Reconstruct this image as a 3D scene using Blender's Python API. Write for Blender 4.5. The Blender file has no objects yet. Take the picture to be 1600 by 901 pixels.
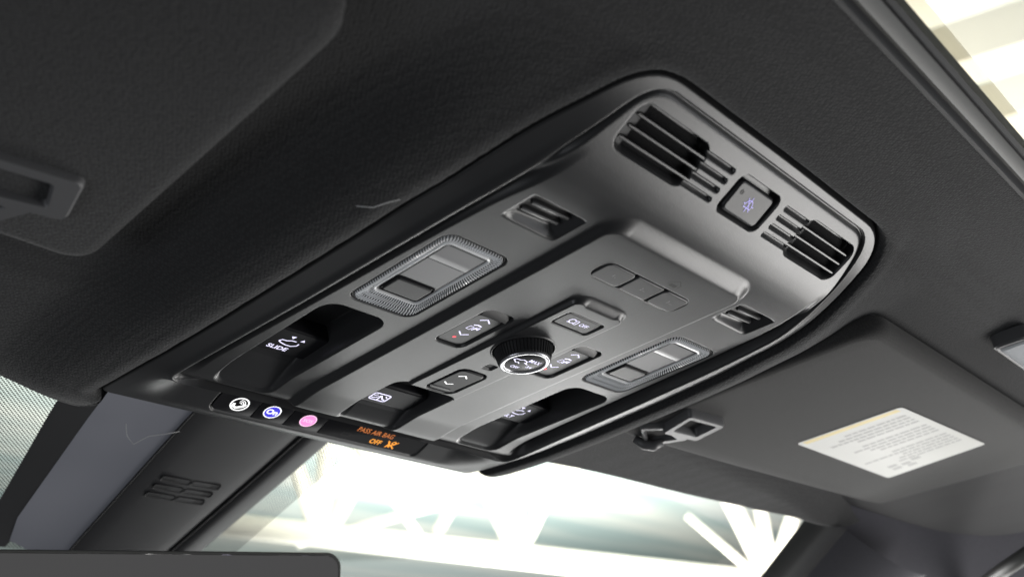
import bpy, math, random
import numpy as np
from mathutils import Matrix, Vector

random.seed(4)
# ------------------------------------------------------------------ camera, world, light
S = bpy.context.scene
C = S.collection
cam = bpy.data.objects.new('camera', bpy.data.cameras.new('camera'))
C.objects.link(cam)
right = Vector((0.690007, -0.71834561, -0.08871262))
down = Vector((0.29170622, 0.38815943, -0.87420806))
fwd = Vector((0.66241817, 0.57733166, 0.47737861))
cm = Matrix((right, -down, -fwd)).transposed().to_4x4()
cm.translation = Vector((-0.47948, 0.0, -0.300))
cam.matrix_world = cm
cam.data.sensor_width = 36.0
cam.data.lens = 33.75
cam.data.clip_start = 0.01
cam.data.clip_end = 400
cam.data.dof.use_dof = True
cam.data.dof.focus_distance = 0.70
cam.data.dof.aperture_fstop = 6.5
S.camera = cam

W = bpy.data.worlds.new('World')
S.world = W
W.use_nodes = True
bg = W.node_tree.nodes['Background']
bg.inputs[0].default_value = (0.93, 0.96, 1.0, 1)
bg.inputs[1].default_value = 0.10

S.view_settings.view_transform = 'Standard'
S.view_settings.look = 'None'
S.view_settings.exposure = 0
S.view_settings.gamma = 1


def area(name, loc, target, sx, sy, power, col):
    l = bpy.data.lights.new(name, 'AREA')
    l.shape = 'RECTANGLE'
    l.size = sx
    l.size_y = sy
    l.energy = power
    l.color = col
    o = bpy.data.objects.new(name, l)
    C.objects.link(o)
    o.location = loc
    d = Vector(target) - Vector(loc)
    o.rotation_euler = d.to_track_quat('-Z', 'Y').to_euler()
    return o


# daylight coming in over the passenger seat and the open passenger door
area('door_light', (1.40, -0.02, -0.85), (0.12, 0.30, 0.0), 0.9, 0.6, 19.0, (1.0, 0.985, 0.96))
# rear cabin light (rear windows)
area('rear_window_light', (1.0, -1.0, -0.6), (0.1, 0.25, 0.0), 1.0, 0.5, 4.0, (0.95, 0.97, 1.0))
# daylight through the lower windshield and the front passenger window
area('windshield_light', (1.45, 2.0, -0.85), (0.1, 0.5, 0.0), 1.1, 0.7, 8.5, (0.99, 1.0, 0.98))
# front passenger window
area('passenger_window_light', (1.25, 0.95, -0.22), (0.15, 0.40, 0.0), 0.9, 0.2, 6.5, (1.0, 0.99, 0.97))
# driver's side window
area('driver_window_light', (-1.35, 0.55, -0.55), (-0.1, 0.6, 0.0), 0.9, 0.4, 3.4, (0.90, 0.94, 1.0))
# unseen fill lamps, added to brighten the roof structure ahead and above
area('roof_fill_light', (12.0, 9.0, 0.4), (12.0, 9.0, 6.0), 13.0, 12.0, 4600.0, (1.0, 0.98, 0.93))
area('side_fill_light', (6.5, 0.5, 1.0), (6.5, 0.5, 6.0), 4.0, 4.0, 160.0, (1.0, 0.97, 0.88))
area('truss_fill_light', (3.2, 3.0, 1.6), (7.0, 6.6, 2.5), 2.5, 2.5, 700.0, (1.0, 0.98, 0.94))


# ------------------------------------------------------------------ materials
def nodes_of(m):
    m.use_nodes = True
    return m.node_tree.nodes, m.node_tree.links, m.node_tree.nodes['Principled BSDF']


def mat(name, col, rough=0.5, spec=0.5, metal=0.0, emit=None, estr=0.0, coat=0.0, trans=0.0):
    m = bpy.data.materials.new(name)
    n, l, b = nodes_of(m)
    b.inputs['Base Color'].default_value = (*col, 1)
    b.inputs['Roughness'].default_value = rough
    b.inputs['Specular IOR Level'].default_value = spec
    b.inputs['Metallic'].default_value = metal
    b.inputs['Coat Weight'].default_value = coat
    b.inputs['Transmission Weight'].default_value = trans
    if emit:
        b.inputs['Emission Color'].default_value = (*emit, 1)
        b.inputs['Emission Strength'].default_value = estr
    return m


def grain(m, scale=1200, strength=0.32, dist=0.0002, rough_var=0.03, colvar=0.0, second=None):
    """fine moulded grain plus a slight unevenness of gloss"""
    n, l, b = nodes_of(m)
    tc = n.new('ShaderNodeTexCoord')
    t = n.new('ShaderNodeTexNoise')
    t.inputs['Scale'].default_value = scale
    t.inputs['Detail'].default_value = 3
    l.new(tc.outputs['Object'], t.inputs['Vector'])
    bp = n.new('ShaderNodeBump')
    bp.inputs['Strength'].default_value = strength
    bp.inputs['Distance'].default_value = dist
    l.new(t.outputs['Fac'], bp.inputs['Height'])
    l.new(bp.outputs['Normal'], b.inputs['Normal'])
    t2 = n.new('ShaderNodeTexNoise')
    t2.inputs['Scale'].default_value = 22
    t2.inputs['Detail'].default_value = 6
    l.new(tc.outputs['Object'], t2.inputs['Vector'])
    mr = n.new('ShaderNodeMapRange')
    r0 = b.inputs['Roughness'].default_value
    mr.inputs['To Min'].default_value = r0 - rough_var
    mr.inputs['To Max'].default_value = r0 + rough_var
    l.new(t2.outputs['Fac'], mr.inputs['Value'])
    l.new(mr.outputs['Result'], b.inputs['Roughness'])
    return m


def fabric(name, col, scale, strength, stretch=(1, 1, 1), dist=0.0006):
    m = bpy.data.materials.new(name)
    n, l, b = nodes_of(m)
    tc = n.new('ShaderNodeTexCoord')
    mp = n.new('ShaderNodeMapping')
    mp.inputs['Scale'].default_value = stretch
    mp.inputs['Rotation'].default_value = (0, 0, 0.5)
    l.new(tc.outputs['Object'], mp.inputs['Vector'])
    v = n.new('ShaderNodeTexVoronoi')
    v.inputs['Scale'].default_value = scale
    v.inputs['Randomness'].default_value = 0.55
    l.new(mp.outputs['Vector'], v.inputs['Vector'])
    no = n.new('ShaderNodeTexNoise')
    no.inputs['Scale'].default_value = scale * 2.2
    no.inputs['Detail'].default_value = 3
    l.new(tc.outputs['Object'], no.inputs['Vector'])
    add = n.new('ShaderNodeMath')
    add.operation = 'MULTIPLY_ADD'
    l.new(no.outputs['Fac'], add.inputs[0])
    add.inputs[1].default_value = 0.5
    l.new(v.outputs['Distance'], add.inputs[2])
    bp = n.new('ShaderNodeBump')
    bp.inputs['Strength'].default_value = strength
    bp.inputs['Distance'].default_value = dist
    bp.invert = True
    l.new(add.outputs[0], bp.inputs['Height'])
    l.new(bp.outputs['Normal'], b.inputs['Normal'])
    # yarn is a little lighter on its crowns, with slight mottling across the cloth
    cr = n.new('ShaderNodeMapRange')
    cr.inputs['From Min'].default_value = 0.1
    cr.inputs['From Max'].default_value = 0.9
    cr.inputs['To Min'].default_value = 1.25
    cr.inputs['To Max'].default_value = 0.7
    l.new(add.outputs[0], cr.inputs['Value'])
    mx = n.new('ShaderNodeVectorMath')
    mx.operation = 'SCALE'
    mx.inputs[0].default_value = col
    l.new(cr.outputs['Result'], mx.inputs['Scale'])
    l.new(mx.outputs['Vector'], b.inputs['Base Color'])
    b.inputs['Roughness'].default_value = 0.9
    b.inputs['Specular IOR Level'].default_value = 0.25
    b.inputs['Sheen Weight'].default_value = 0.12
    b.inputs['Sheen Roughness'].default_value = 0.4
    return m


M = {}
M['panel'] = grain(mat('console_plastic', (0.023, 0.0233, 0.0245), 0.32, 0.45))
M['frame'] = grain(mat('trim_plastic', (0.024, 0.0243, 0.0255), 0.36, 0.5))
M['center'] = grain(mat('center_plastic', (0.023, 0.0233, 0.0245), 0.32, 0.45))
M['button'] = grain(mat('button_plastic', (0.022, 0.022, 0.024), 0.36, 0.32), strength=0.2)
M['gloss'] = grain(mat('black_gloss', (0.013, 0.013, 0.015), 0.34, 0.08), strength=0.05)
M['black'] = mat('black_plastic', (0.012, 0.012, 0.013), 0.6, 0.35)
M['mesh'] = grain(mat('speaker_cloth', (0.012, 0.012, 0.013), 0.95, 0.2), 900, 0.9, 0.0008)
M['silver'] = mat('silver_trim', (0.50, 0.50, 0.52), 0.26, 0.5, 1.0)
M['lens'] = mat('ribbed_clear_plastic', (0.85, 0.86, 0.87), 0.14, 0.9, 0.0)
M['lensd'] = mat('rib_shade', (0.07, 0.07, 0.075), 0.2, 0.6)  # dark copy of the clear lens plastic: shading between ribs put into colour
M['window'] = mat('lamp_window', (0.07, 0.07, 0.072), 0.16, 0.5)
M['windowd'] = mat('lamp_reflector', (0.13, 0.13, 0.135), 0.30, 0.5, 0.3)
M['icon'] = mat('icon_backlight', (0.7, 0.7, 0.9), 0.5, emit=(0.80, 0.76, 1.0), estr=1.0)
M['white'] = mat('icon_white', (0.8, 0.8, 0.8), 0.5, emit=(1, 1, 1), estr=1.0)
M['blue'] = mat('icon_blue', (0.03, 0.03, 0.4), 0.5, emit=(0.04, 0.03, 0.62), estr=0.9)
M['pink'] = mat('icon_pink', (0.5, 0.1, 0.3), 0.5, emit=(0.95, 0.28, 0.62), estr=0.95)
M['pinkl'] = mat('icon_pink_light', (0.5, 0.3, 0.4), 0.5, emit=(1.0, 0.66, 0.88), estr=1.0)
M['orange'] = mat('icon_orange', (0.5, 0.2, 0.02), 0.5, emit=(1.0, 0.36, 0.03), estr=1.0)
M['orangedim'] = mat('icon_orange_dim', (0.3, 0.1, 0.02), 0.5, emit=(1.0, 0.26, 0.04), estr=0.5)
M['red'] = mat('icon_red', (0.5, 0.02, 0.04), 0.5, emit=(1.0, 0.10, 0.13), estr=0.9)
M['violet'] = mat('icon_violet', (0.3, 0.28, 0.5), 0.5, emit=(0.45, 0.40, 0.95), estr=0.75)
M['print'] = mat('print_grey', (0.16, 0.16, 0.165), 0.5)
M['printk'] = mat('print_black', (0.006, 0.006, 0.006), 0.6)
M['headliner'] = fabric('headliner_cloth', (0.034, 0.034, 0.035), 470, 0.8)
M['visor'] = fabric('visor_cloth_lit', (0.052, 0.051, 0.050), 900, 0.30)  # headliner cloth made lighter: light on the right visor put into colour
M['visorclip'] = grain(mat('clip_plastic', (0.085, 0.085, 0.088), 0.42, 0.5))
M['pillar'] = fabric('pillar_cloth', (0.055, 0.054, 0.066), 800, 0.30)
M['cover'] = grain(mat('cover_plastic', (0.024, 0.024, 0.026), 0.55, 0.35), 1400)
M['shell'] = grain(mat('shell_plastic', (0.26, 0.265, 0.30), 0.6, 0.4), 1000)
M['seal'] = mat('rubber_seal', (0.010, 0.010, 0.012), 0.55, 0.4)
M['rail'] = grain(mat('sunroof_rail', (0.10, 0.10, 0.095), 0.45, 0.4), 400)
M['beam'] = grain(mat('beam_paint', (0.82, 0.79, 0.70), 0.5, 0.3), 3, 0.05, 0.01)
M['lint'] = mat('lint', (0.5, 0.5, 0.5), 0.9)


def glass_mat(name, tint):
    m = bpy.data.materials.new(name)
    n, l, b = nodes_of(m)
    out = n['Material Output']
    n.remove(b)
    tr = n.new('ShaderNodeBsdfTransparent')
    tr.inputs[0].default_value = (*tint, 1)
    gl = n.new('ShaderNodeBsdfGlossy')
    gl.inputs['Roughness'].default_value = 0.02
    gl.inputs[0].default_value = (0.9, 0.95, 0.93, 1)
    fr = n.new('ShaderNodeFresnel')
    fr.inputs['IOR'].default_value = 1.3
    mx = n.new('ShaderNodeMixShader')
    l.new(fr.outputs[0], mx.inputs[0])
    l.new(tr.outputs[0], mx.inputs[1])
    l.new(gl.outputs[0], mx.inputs[2])
    l.new(mx.outputs[0], out.inputs['Surface'])
    return m


M['glass'] = glass_mat('windshield_glass', (0.93, 0.97, 0.95))
M['roofglass'] = glass_mat('sunroof_glass', (0.60, 0.585, 0.53))


def frit_mat():
    """black ceramic dots printed on the glass, denser towards the edge"""
    m = bpy.data.materials.new('frit_dots')
    n, l, b = nodes_of(m)
    out = n['Material Output']
    b.inputs['Base Color'].default_value = (0.01, 0.01, 0.012, 1)
    tc = n.new('ShaderNodeTexCoord')
    v = n.new('ShaderNodeTexVoronoi')
    v.inputs['Scale'].default_value = 360
    v.inputs['Randomness'].default_value = 0.0
    v.voronoi_dimensions = '2D'
    mp = n.new('ShaderNodeMapping')
    mp.inputs['Rotation'].default_value = (0, 0, math.radians(45))
    l.new(tc.outputs['Object'], mp.inputs['Vector'])
    l.new(mp.outputs['Vector'], v.inputs['Vector'])
    lt = n.new('ShaderNodeMath')
    lt.operation = 'LESS_THAN'
    l.new(v.outputs['Distance'], lt.inputs[0])
    lt.inputs[1].default_value = 0.37
    tr = n.new('ShaderNodeBsdfTransparent')
    mx = n.new('ShaderNodeMixShader')
    l.new(lt.outputs[0], mx.inputs[0])
    l.new(tr.outputs[0], mx.inputs[1])
    l.new(b.outputs[0], mx.inputs[2])
    l.new(mx.outputs[0], out.inputs['Surface'])
    return m


M['frit'] = frit_mat()


def ceiling_mat():
    m = bpy.data.materials.new('ceiling_sheet')
    n, l, b = nodes_of(m)
    tc = n.new('ShaderNodeTexCoord')
    mp = n.new('ShaderNodeMapping')
    mp.inputs['Rotation'].default_value = (0, 0, 0.45)
    mp.inputs['Scale'].default_value = (0.05, 0.6, 1)
    l.new(tc.outputs['Object'], mp.inputs['Vector'])
    t = n.new('ShaderNodeTexNoise')
    t.inputs['Scale'].default_value = 1.6
    t.inputs['Detail'].default_value = 4
    l.new(mp.outputs['Vector'], t.inputs['Vector'])
    r = n.new('ShaderNodeValToRGB')
    r.color_ramp.elements[0].position = 0.38
    r.color_ramp.elements[0].color = (0.42, 0.52, 0.52, 1)
    r.color_ramp.elements[1].position = 0.62
    r.color_ramp.elements[1].color = (0.72, 0.74, 0.70, 1)
    l.new(t.outputs['Fac'], r.inputs['Fac'])
    l.new(r.outputs['Color'], b.inputs['Base Color'])
    b.inputs['Roughness'].default_value = 0.7
    return m


M['ceiling'] = ceiling_mat()
M['mirror'] = mat('mirror_glass', (0.75, 0.72, 0.70), 0.04, 0.5, 1.0)
M['paper'] = mat('label_paper', (0.60, 0.60, 0.57), 0.45, 0.4)
M['yellow'] = mat('label_yellow', (0.72, 0.60, 0.28), 0.45, 0.4)
M['ink'] = mat('label_ink', (0.42, 0.42, 0.41), 0.5, 0.4)


# ------------------------------------------------------------------ helpers (millimetres in, metres out)
def link(name, me, m, parent=None):
    o = bpy.data.objects.new(name, me)
    C.objects.link(o)
    if m is not None and not me.materials:
        me.materials.append(m)
    if parent is not None:
        o.parent = parent
    return o


def mesh(name, V, F, m, parent=None, smooth=False, normals=None, auto=None):
    me = bpy.data.meshes.new(name)
    me.from_pydata([(x * 0.001, y * 0.001, z * 0.001) for x, y, z in V], [], F)
    me.update()
    if smooth:
        me.polygons.foreach_set('use_smooth', [True] * len(me.polygons))
    if auto is not None:
        me.polygons.foreach_set('use_smooth', [True] * len(me.polygons))
        me.set_sharp_from_angle(angle=math.radians(auto))
    if normals is not None:
        me.normals_split_custom_set_from_vertices(normals)
    return link(name, me, m, parent)


def thing(name, label, cat, loc=(0, 0, 0), group=None):
    o = bpy.data.objects.new(name, None)
    C.objects.link(o)
    o.location = loc
    o.empty_display_size = 0.02
    o['label'] = label
    o['category'] = cat
    if group:
        o['group'] = group
    return o


def tag(o, label, cat, group=None):
    o['label'] = label
    o['category'] = cat
    if group:
        o['group'] = group
    return o


def structure(o):
    o['kind'] = 'structure'
    return o


class Plane:
    """a local drawing plane on an underside: a to the car's right, b to the rear, h towards the cabin"""

    def __init__(s, o, slope=0.0, roll=0.0):
        # slope = dz/dv (z rises towards the front when positive)
        k = math.hypot(1, slope)
        s.o = Vector(o)
        s.ex = Vector((1, 0, roll)).normalized()
        s.ey = Vector((0, -1 / k, -slope / k))
        s.n = s.ex.cross(s.ey).normalized()

    def __call__(s, a, b, h=0.0):
        p = s.o + s.ex * a + s.ey * b + s.n * h
        return (p.x, p.y, p.z)


def rr(cx, cy, w, h, r, n=6):
    """rounded rectangle, counter-clockwise"""
    r = max(0.01, min(r, w / 2 - 0.01, h / 2 - 0.01))
    P = []
    for (sx, sy, a0) in ((1, 1, 0), (-1, 1, 90), (-1, -1, 180), (1, -1, 270)):
        for i in range(n + 1):
            a = math.radians(a0 + 90 * i / n)
            P.append((cx + sx * (w / 2 - r) + r * math.cos(a), cy + sy * (h / 2 - r) + r * math.sin(a)))
    return P


def loft(rings, cap0=False, cap1=True, closed=True):
    V, F = [], []
    n = len(rings[0])
    for R_ in rings:
        V += R_
    for k in range(len(rings) - 1):
        for i in range(n if closed else n - 1):
            j = (i + 1) % n
            F.append((k * n + i, k * n + j, (k + 1) * n + j, (k + 1) * n + i))
    if cap0:
        F.append(tuple(reversed(range(n))))
    if cap1:
        F.append(tuple(range((len(rings) - 1) * n, len(rings) * n)))
    return V, F


def block(name, pl, cx, cy, w, h, r, h0, h1, bev, m, parent, tilt=0.0, crown=0.0):
    """a button: rounded rectangle, bevelled on the cabin side; tilt raises the rear edge"""
    rings = []
    steps = [(0, h0), (0, h1 - bev), (bev * 0.3, h1 - bev * 0.35), (bev, h1), (bev + 0.5, h1)]
    for ins, hh in steps:
        rings.append([pl(x, y, hh + (tilt * (y - cy) / h if hh > h0 else 0)) for x, y in rr(cx, cy, w - 2 * ins, h - 2 * ins, max(0.3, r - ins))])
    V, F = loft(rings)
    return mesh(name, V, F, m, parent, auto=40)


def tube(name, pts, rad, m, parent=None, n=10, closed=False):
    pts = [Vector(p) for p in pts]
    rings = []
    L = len(pts)
    for i, p in enumerate(pts):
        a = pts[(i - 1) % L] if (closed or i > 0) else p
        b = pts[(i + 1) % L] if (closed or i < L - 1) else p
        t = (b - a).normalized()
        u = t.cross(Vector((0.13, 0.21, 1))).normalized()
        w = u.cross(t)
        rd = rad if not isinstance(rad, (list, tuple)) else rad[i]
        rings.append([tuple(p + (u * math.cos(2 * math.pi * k / n) + w * math.sin(2 * math.pi * k / n)) * rd) for k in range(n)])
    if closed:
        rings.append(rings[0])
    V, F = loft(rings, not closed, not closed)
    return mesh(name, V, F, m, parent, smooth=True)


def ribbon_vf(pl, pts, w, h, V, F, closed=False):
    n = len(pts)
    base = len(V)
    for i, (x, y) in enumerate(pts):
        a = pts[(i - 1) % n] if (closed or i > 0) else pts[i]
        b = pts[(i + 1) % n] if (closed or i < n - 1) else pts[i]
        dx, dy = b[0] - a[0], b[1] - a[1]
        L = math.hypot(dx, dy) or 1
        nx, ny = -dy / L * w / 2, dx / L * w / 2
        V.append(pl(x + nx, y + ny, h))
        V.append(pl(x - nx, y - ny, h))
    for i in range(n if closed else n - 1):
        j = (i + 1) % n
        F.append((base + 2 * i, base + 2 * i + 1, base + 2 * j + 1, base + 2 * j))


def icon(name, pl, strokes, h, m, parent, w=0.7, fills=()):
    V, F = [], []
    for s in strokes:
        ribbon_vf(pl, s[0], s[2] if len(s) > 2 else w, h, V, F, s[1])
    for f in fills:
        b = len(V)
        V += [pl(x, y, h) for x, y in f]
        F.append(tuple(range(b, len(V))))
    return mesh(name, V, F, m, parent)


def circ(cx, cy, r, n=36):
    return [(cx + r * math.cos(2 * math.pi * i / n), cy + r * math.sin(2 * math.pi * i / n)) for i in range(n)]


def arc(cx, cy, r, a0, a1, n=10):
    return [(cx + r * math.cos(math.radians(a0 + (a1 - a0) * i / n)), cy + r * math.sin(math.radians(a0 + (a1 - a0) * i / n))) for i in range(n + 1)]


def text(name, pl, body, cx, cy, size, h, m, parent, bold=0.0, sx=1.0, shear=0.0):
    cu = bpy.data.curves.new(name, 'FONT')
    cu.body = body
    cu.size = size
    cu.align_x = 'CENTER'
    cu.align_y = 'CENTER'
    cu.offset = bold
    cu.shear = shear
    cu.fill_mode = 'FRONT'
    cu.resolution_u = 3
    to = bpy.data.objects.new(name, cu)
    C.objects.link(to)
    dg = bpy.context.evaluated_depsgraph_get()
    me0 = to.evaluated_get(dg).to_mesh()
    V = [pl(cx + v.co.x * sx, cy + v.co.y, h) for v in me0.vertices]
    F = [tuple(p.vertices) for p in me0.polygons]
    to.evaluated_get(dg).to_mesh_clear()
    bpy.data.objects.remove(to)
    bpy.data.curves.remove(cu)
    return mesh(name, V, F, m, parent)


def box(name, c, s, m, parent=None, rot=None):
    x, y, z = [k / 2 for k in s]
    V = [Vector((a, b, d)) for a in (-x, x) for b in (-y, y) for d in (-z, z)]
    if rot:
        V = [rot @ v for v in V]
    V = [tuple(v + Vector(c)) for v in V]
    F = [(0, 1, 3, 2), (4, 6, 7, 5), (0, 4, 5, 1), (2, 3, 7, 6), (0, 2, 6, 4), (1, 5, 7, 3)]
    return mesh(name, V, F, m, parent)


# ------------------------------------------------------------------ console surface (height field, z in mm)
def sst(a, b, x):
    t = np.clip((x - a) / (b - a), 0, 1)
    return t * t * (3 - 2 * t)


def sd_rr(u, v, cx, cy, w, h, r):
    qx = np.abs(u - cx) - w / 2 + r
    qy = np.abs(v - cy) - h / 2 + r
    return np.hypot(np.maximum(qx, 0), np.maximum(qy, 0)) + np.minimum(np.maximum(qx, qy), 0) - r


def round_poly(ctrl, radii, n=8):
    P = []
    L = len(ctrl)
    for i in range(L):
        p = np.array(ctrl[i], float)
        a = np.array(ctrl[i - 1], float)
        b = np.array(ctrl[(i + 1) % L], float)
        d1 = (a - p) / np.linalg.norm(a - p)
        d2 = (b - p) / np.linalg.norm(b - p)
        t = min(radii[i], 0.49 * np.linalg.norm(a - p), 0.49 * np.linalg.norm(b - p))
        for k in range(n + 1):
            s = k / n
            P.append(tuple((p + d1 * t) * (1 - s) ** 2 + 2 * p * s * (1 - s) + (p + d2 * t) * s * s))
    return P


def sd_poly(u, v, P):
    P = np.array(P)
    d = np.full(u.shape, 1e18)
    inside = np.zeros(u.shape, bool)
    L = len(P)
    for i in range(L):
        ax, ay = P[i]
        bx, by = P[(i + 1) % L]
        ex, ey = bx - ax, by - ay
        l2 = ex * ex + ey * ey
        if l2 < 1e-9:
            continue
        t = np.clip(((u - ax) * ex + (v - ay) * ey) / l2, 0, 1)
        d = np.minimum(d, (u - ax - t * ex) ** 2 + (v - ay - t * ey) ** 2)
        c = ((ay > v) != (by > v)) & (u < (bx - ax) * (v - ay) / (by - ay + 1e-12) + ax)
        inside ^= c
    d = np.sqrt(d)
    return np.where(inside, -d, d)


OUT_R = [(0, 184), (140, 185), (165, 243), (173, 272), (181, 330), (187, 420), (191, 510), (195, 600), (195, 673)]
OUTLINE = round_poly(OUT_R + [(-x, y) for x, y in reversed(OUT_R[1:])],
                     [20, 38, 30, 40, 60, 60, 60, 60, 12, 12, 60, 60, 60, 60, 40, 30, 38])
IN_R = [(0, 192), (126, 192), (141, 230), (149, 262), (156, 292), (161, 350), (165, 425), (170, 510), (176, 602)]
INLINE = round_poly(IN_R + [(-x, y) for x, y in reversed(IN_R[1:])],
                    [20, 34, 20, 20, 30, 50, 60, 60, 16, 16, 60, 60, 50, 30, 20, 20, 34])

ZO_V = [184, 210, 240, 270, 300, 330, 360, 420, 510, 570, 630, 673]
ZO_Z = [31, 21, 14, 7, 3, 2, 0, -1.5, -2, -1, 2.5, 6]
ZR_V = [192, 215, 230, 260, 290, 320, 350, 440, 510, 590, 612, 640, 673]
ZR_Z = [28, 17, 11, 3, -2, -3.2, -4.2, -5.5, -5.6, -6, -5, 0, 6]
ZP_V = [184, 192, 205, 217, 230, 240, 250, 260, 272, 285, 560, 588, 596, 606, 616]
ZP_Z = [34, 29.5, 22.5, 16, 9.7, 6.0, 3.2, 1.3, 0.2, 0, 0, -3, -2, 6, 14]
FAS_V = [590, 602, 614, 624, 634, 658, 661, 666, 673]
FAS_Z = [-3, -0.5, 13, 16, 13.6, 5.2, 4.4, 4.6, 6.2]


def smooth_interp(v, X, Y, k=5.0):
    xs = np.arange(X[0] - 40, X[-1] + 40, 1.0)
    ys = np.interp(xs, X, Y)
    # linear extrapolation at both ends
    s0 = (Y[1] - Y[0]) / (X[1] - X[0])
    s1 = (Y[-1] - Y[-2]) / (X[-1] - X[-2])
    ys = np.where(xs < X[0], Y[0] + (xs - X[0]) * s0, ys)
    ys = np.where(xs > X[-1], Y[-1] + (xs - X[-1]) * s1, ys)
    g = np.exp(-0.5 * (np.arange(-15, 16) / k) ** 2)
    g /= g.sum()
    ysm = np.convolve(np.pad(ys, 15, mode='edge'), g, 'valid')
    return np.interp(v, xs, ysm)


def spine_h(v):
    return np.interp(v, [330, 345, 480, 600], [3.6, 3.6, 2.4, 1.2])


def zpanel(v):
    return smooth_interp(v, ZP_V, ZP_Z, 3.0)


def plate_mask(u, v):
    # wide chamfer at the rear, tighter one along the sides
    vv = np.where(v < 285, v, 285)
    side = sst(0, 7, 79 - np.abs(u) - 0.10 * np.maximum(0, 300 - v))
    # rounded rear
    r = 22.0
    qx = np.maximum(np.abs(u) - (79 - r), 0)
    qy = np.maximum((258 + r) - v, 0)
    d = r - np.hypot(qx, qy)
    wdt = 7 + 8 * sst(0, 1, qy / (qx + qy + 1e-6))
    m = sst(0, 1, d / wdt)
    return np.where(v < 258 + r, m, sst(0, 7, 79 - np.abs(u)))


def spine_mask(u, v):
    r = 12.0
    hw = 27.0
    qx = np.maximum(np.abs(u) - (hw - r), 0)
    qy = np.maximum((332 + r) - v, 0)
    d = r - np.hypot(qx, qy)
    wdt = 2.5 + 8 * sst(0, 1, qy / (qx + qy + 1e-6))
    return np.where(v < 332 + r, sst(0, 1, d / wdt), sst(0, 2.5, hw - np.abs(u)))


def height(u, v):
    d_out = sd_poly(u, v, OUTLINE)   # negative inside
    d_in = sd_poly(u, v, INLINE)     # negative inside the ridge line
    zo = smooth_interp(v, ZO_V, ZO_Z, 6)
    zr = smooth_interp(v, ZR_V, ZR_Z, 6)
    do = np.maximum(-d_out, 0)
    di = np.maximum(d_in, 0)
    t = do / (do + di + 1e-6)
    zf = zo + (zr - zo) * (t ** 1.15)
    # outer edge turns up into the roof
    zf = zf + 7.0 * (1 - sst(0, 3.2, do)) ** 2
    # front fascia replaces the frame ahead of the panel
    fas = smooth_interp(v, FAS_V, FAS_Z, 1.6)
    fas = fas + 6.0 * (1 - sst(0, 3.0, do)) ** 2
    wf = (1 - sst(138, 182, np.abs(u))) * sst(598, 620, v)
    zfr = zf * (1 - wf) + fas * wf
    # panel
    zp = zpanel(v)
    zp = zp - 4.6 * plate_mask(u, v) * (1 - sst(590, 600, v))
    zp = zp - spine_h(v) * spine_mask(u, v) * (1 - sst(570, 596, v))
    # inside the ridge the wall drops back to the panel
    # small groove at the rear so the two mouldings read apart
    wall = sst(0.5, 5.0, -d_in)
    gro = np.exp(-((-d_in - 2.0) / 1.4) ** 2) * (1 - sst(230, 275, v)) * 3.0
    gd = -d_in
    gro = gro + 6.5 * sst(0.8, 4.5, gd) * (1 - sst(6.5, 14.0, gd)) * sst(235, 290, v) * (1 - sst(560, 590, v)) * sst(100, 125, np.abs(u))
    zin = zr * (1 - wall) + zp * wall + gro
    wfi = sst(584, 602, v) * (1 - sst(138, 182, np.abs(u)))
    zin = zin * (1 - wfi) + zp * wfi
    z = np.where(d_in < 0, zin, zfr)
    z = z - 1.1 * np.exp(-((d_in - 1.5) / 2.6) ** 2) * sst(225, 275, v) * (1 - sst(585, 640, v)) * sst(120, 140, np.abs(u))
    # ---- pockets
    def cut(z, sd, depth, w):
        return z + depth * sst(0, w, -sd)
    for s in (-1, 1):
        z = cut(z, sd_rr(u, v, s * 116, 386.5, 54.5, 98.5, 9), 4.0, 1.4)            # reading lamp
        mv = sst(0, 1.0, np.minimum(1, np.minimum((v - 279) / 3.0, (307 - v) / 6.0)))
        z = z + np.interp(u - s * 109, [-23, -14, 16, 23], [0, 5.0, 7.0, 0]) * mv       # small grille
        z = cut(z, sd_rr(u, v, s * 48, 414.5, 27, 58, 7), 5.0, 1.4)                    # seat switch
        # finger scoop of the roof switches: vertical rear wall, ramp to the front
        sdw = sd_rr(u, v, s * 122, 520, 52, 148, 13)
        prof = np.interp(v, [446, 449, 512, 548, 556, 596], [24, 24, 24, 13, 10, 1])
        z = z + prof * sst(0, 4.5, -sdw)
    z = cut(z, sd_rr(u, v, 0, 305.2, 91, 20.5, 8), 2.2, 1.2)                           # three buttons
    z = cut(z, sd_rr(u, v, 0, 361, 38, 20, 4), 4.0, 1.2)                               # OFF button
    z = cut(z, np.hypot(u, v - 413) - 23.6, 4.0, 2.0)                                  # knob ring
    z = cut(z, sd_rr(u, v, 0, 484, 30, 46, 8), 4.5, 2.0)                               # rocker
    z = cut(z, sd_rr(u, v, 2, 449.5, 10, 9, 1.5), 1.8, 1.0)                            # light sensor
    prof = np.interp(v, [508, 511, 540, 566, 574, 596], [18, 18, 18, 11, 9, 1])
    z = z + prof * sst(0, 4.0, -sd_rr(u, v, -4, 552, 62, 88, 12))                      # tailgate scoop
    z = cut(z, sd_rr(u, v, 0, 217.5, 46, 26, 6), 7.0, 1.6)                             # rear button
    # rear grilles: one deep opening each and narrow slits running on towards the button
    for s in (-1, 1):
        mv = sst(0, 1.6, -sd_rr(u, v, s * 91, 217.5, 68, 28, 9))
        ramp = np.interp(u - s * 91, [-34, -23, -22, 32, 34], [0, 4.8, 9.5, 9.5, 0])
        z = z + ramp * mv
        for k in range(4):
            vv = 208.0 + k * 6.4
            z = cut(z, sd_rr(u, v, s * (47), vv, 34, 3.6, 1.5), 2.6, 1.2)
    # recess of the display bar
    z = cut(z, sd_rr(u, v, 0, 646.3, 221, 25.5, 7), 2.2, 1.2)
    return z, d_out, d_in


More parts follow.
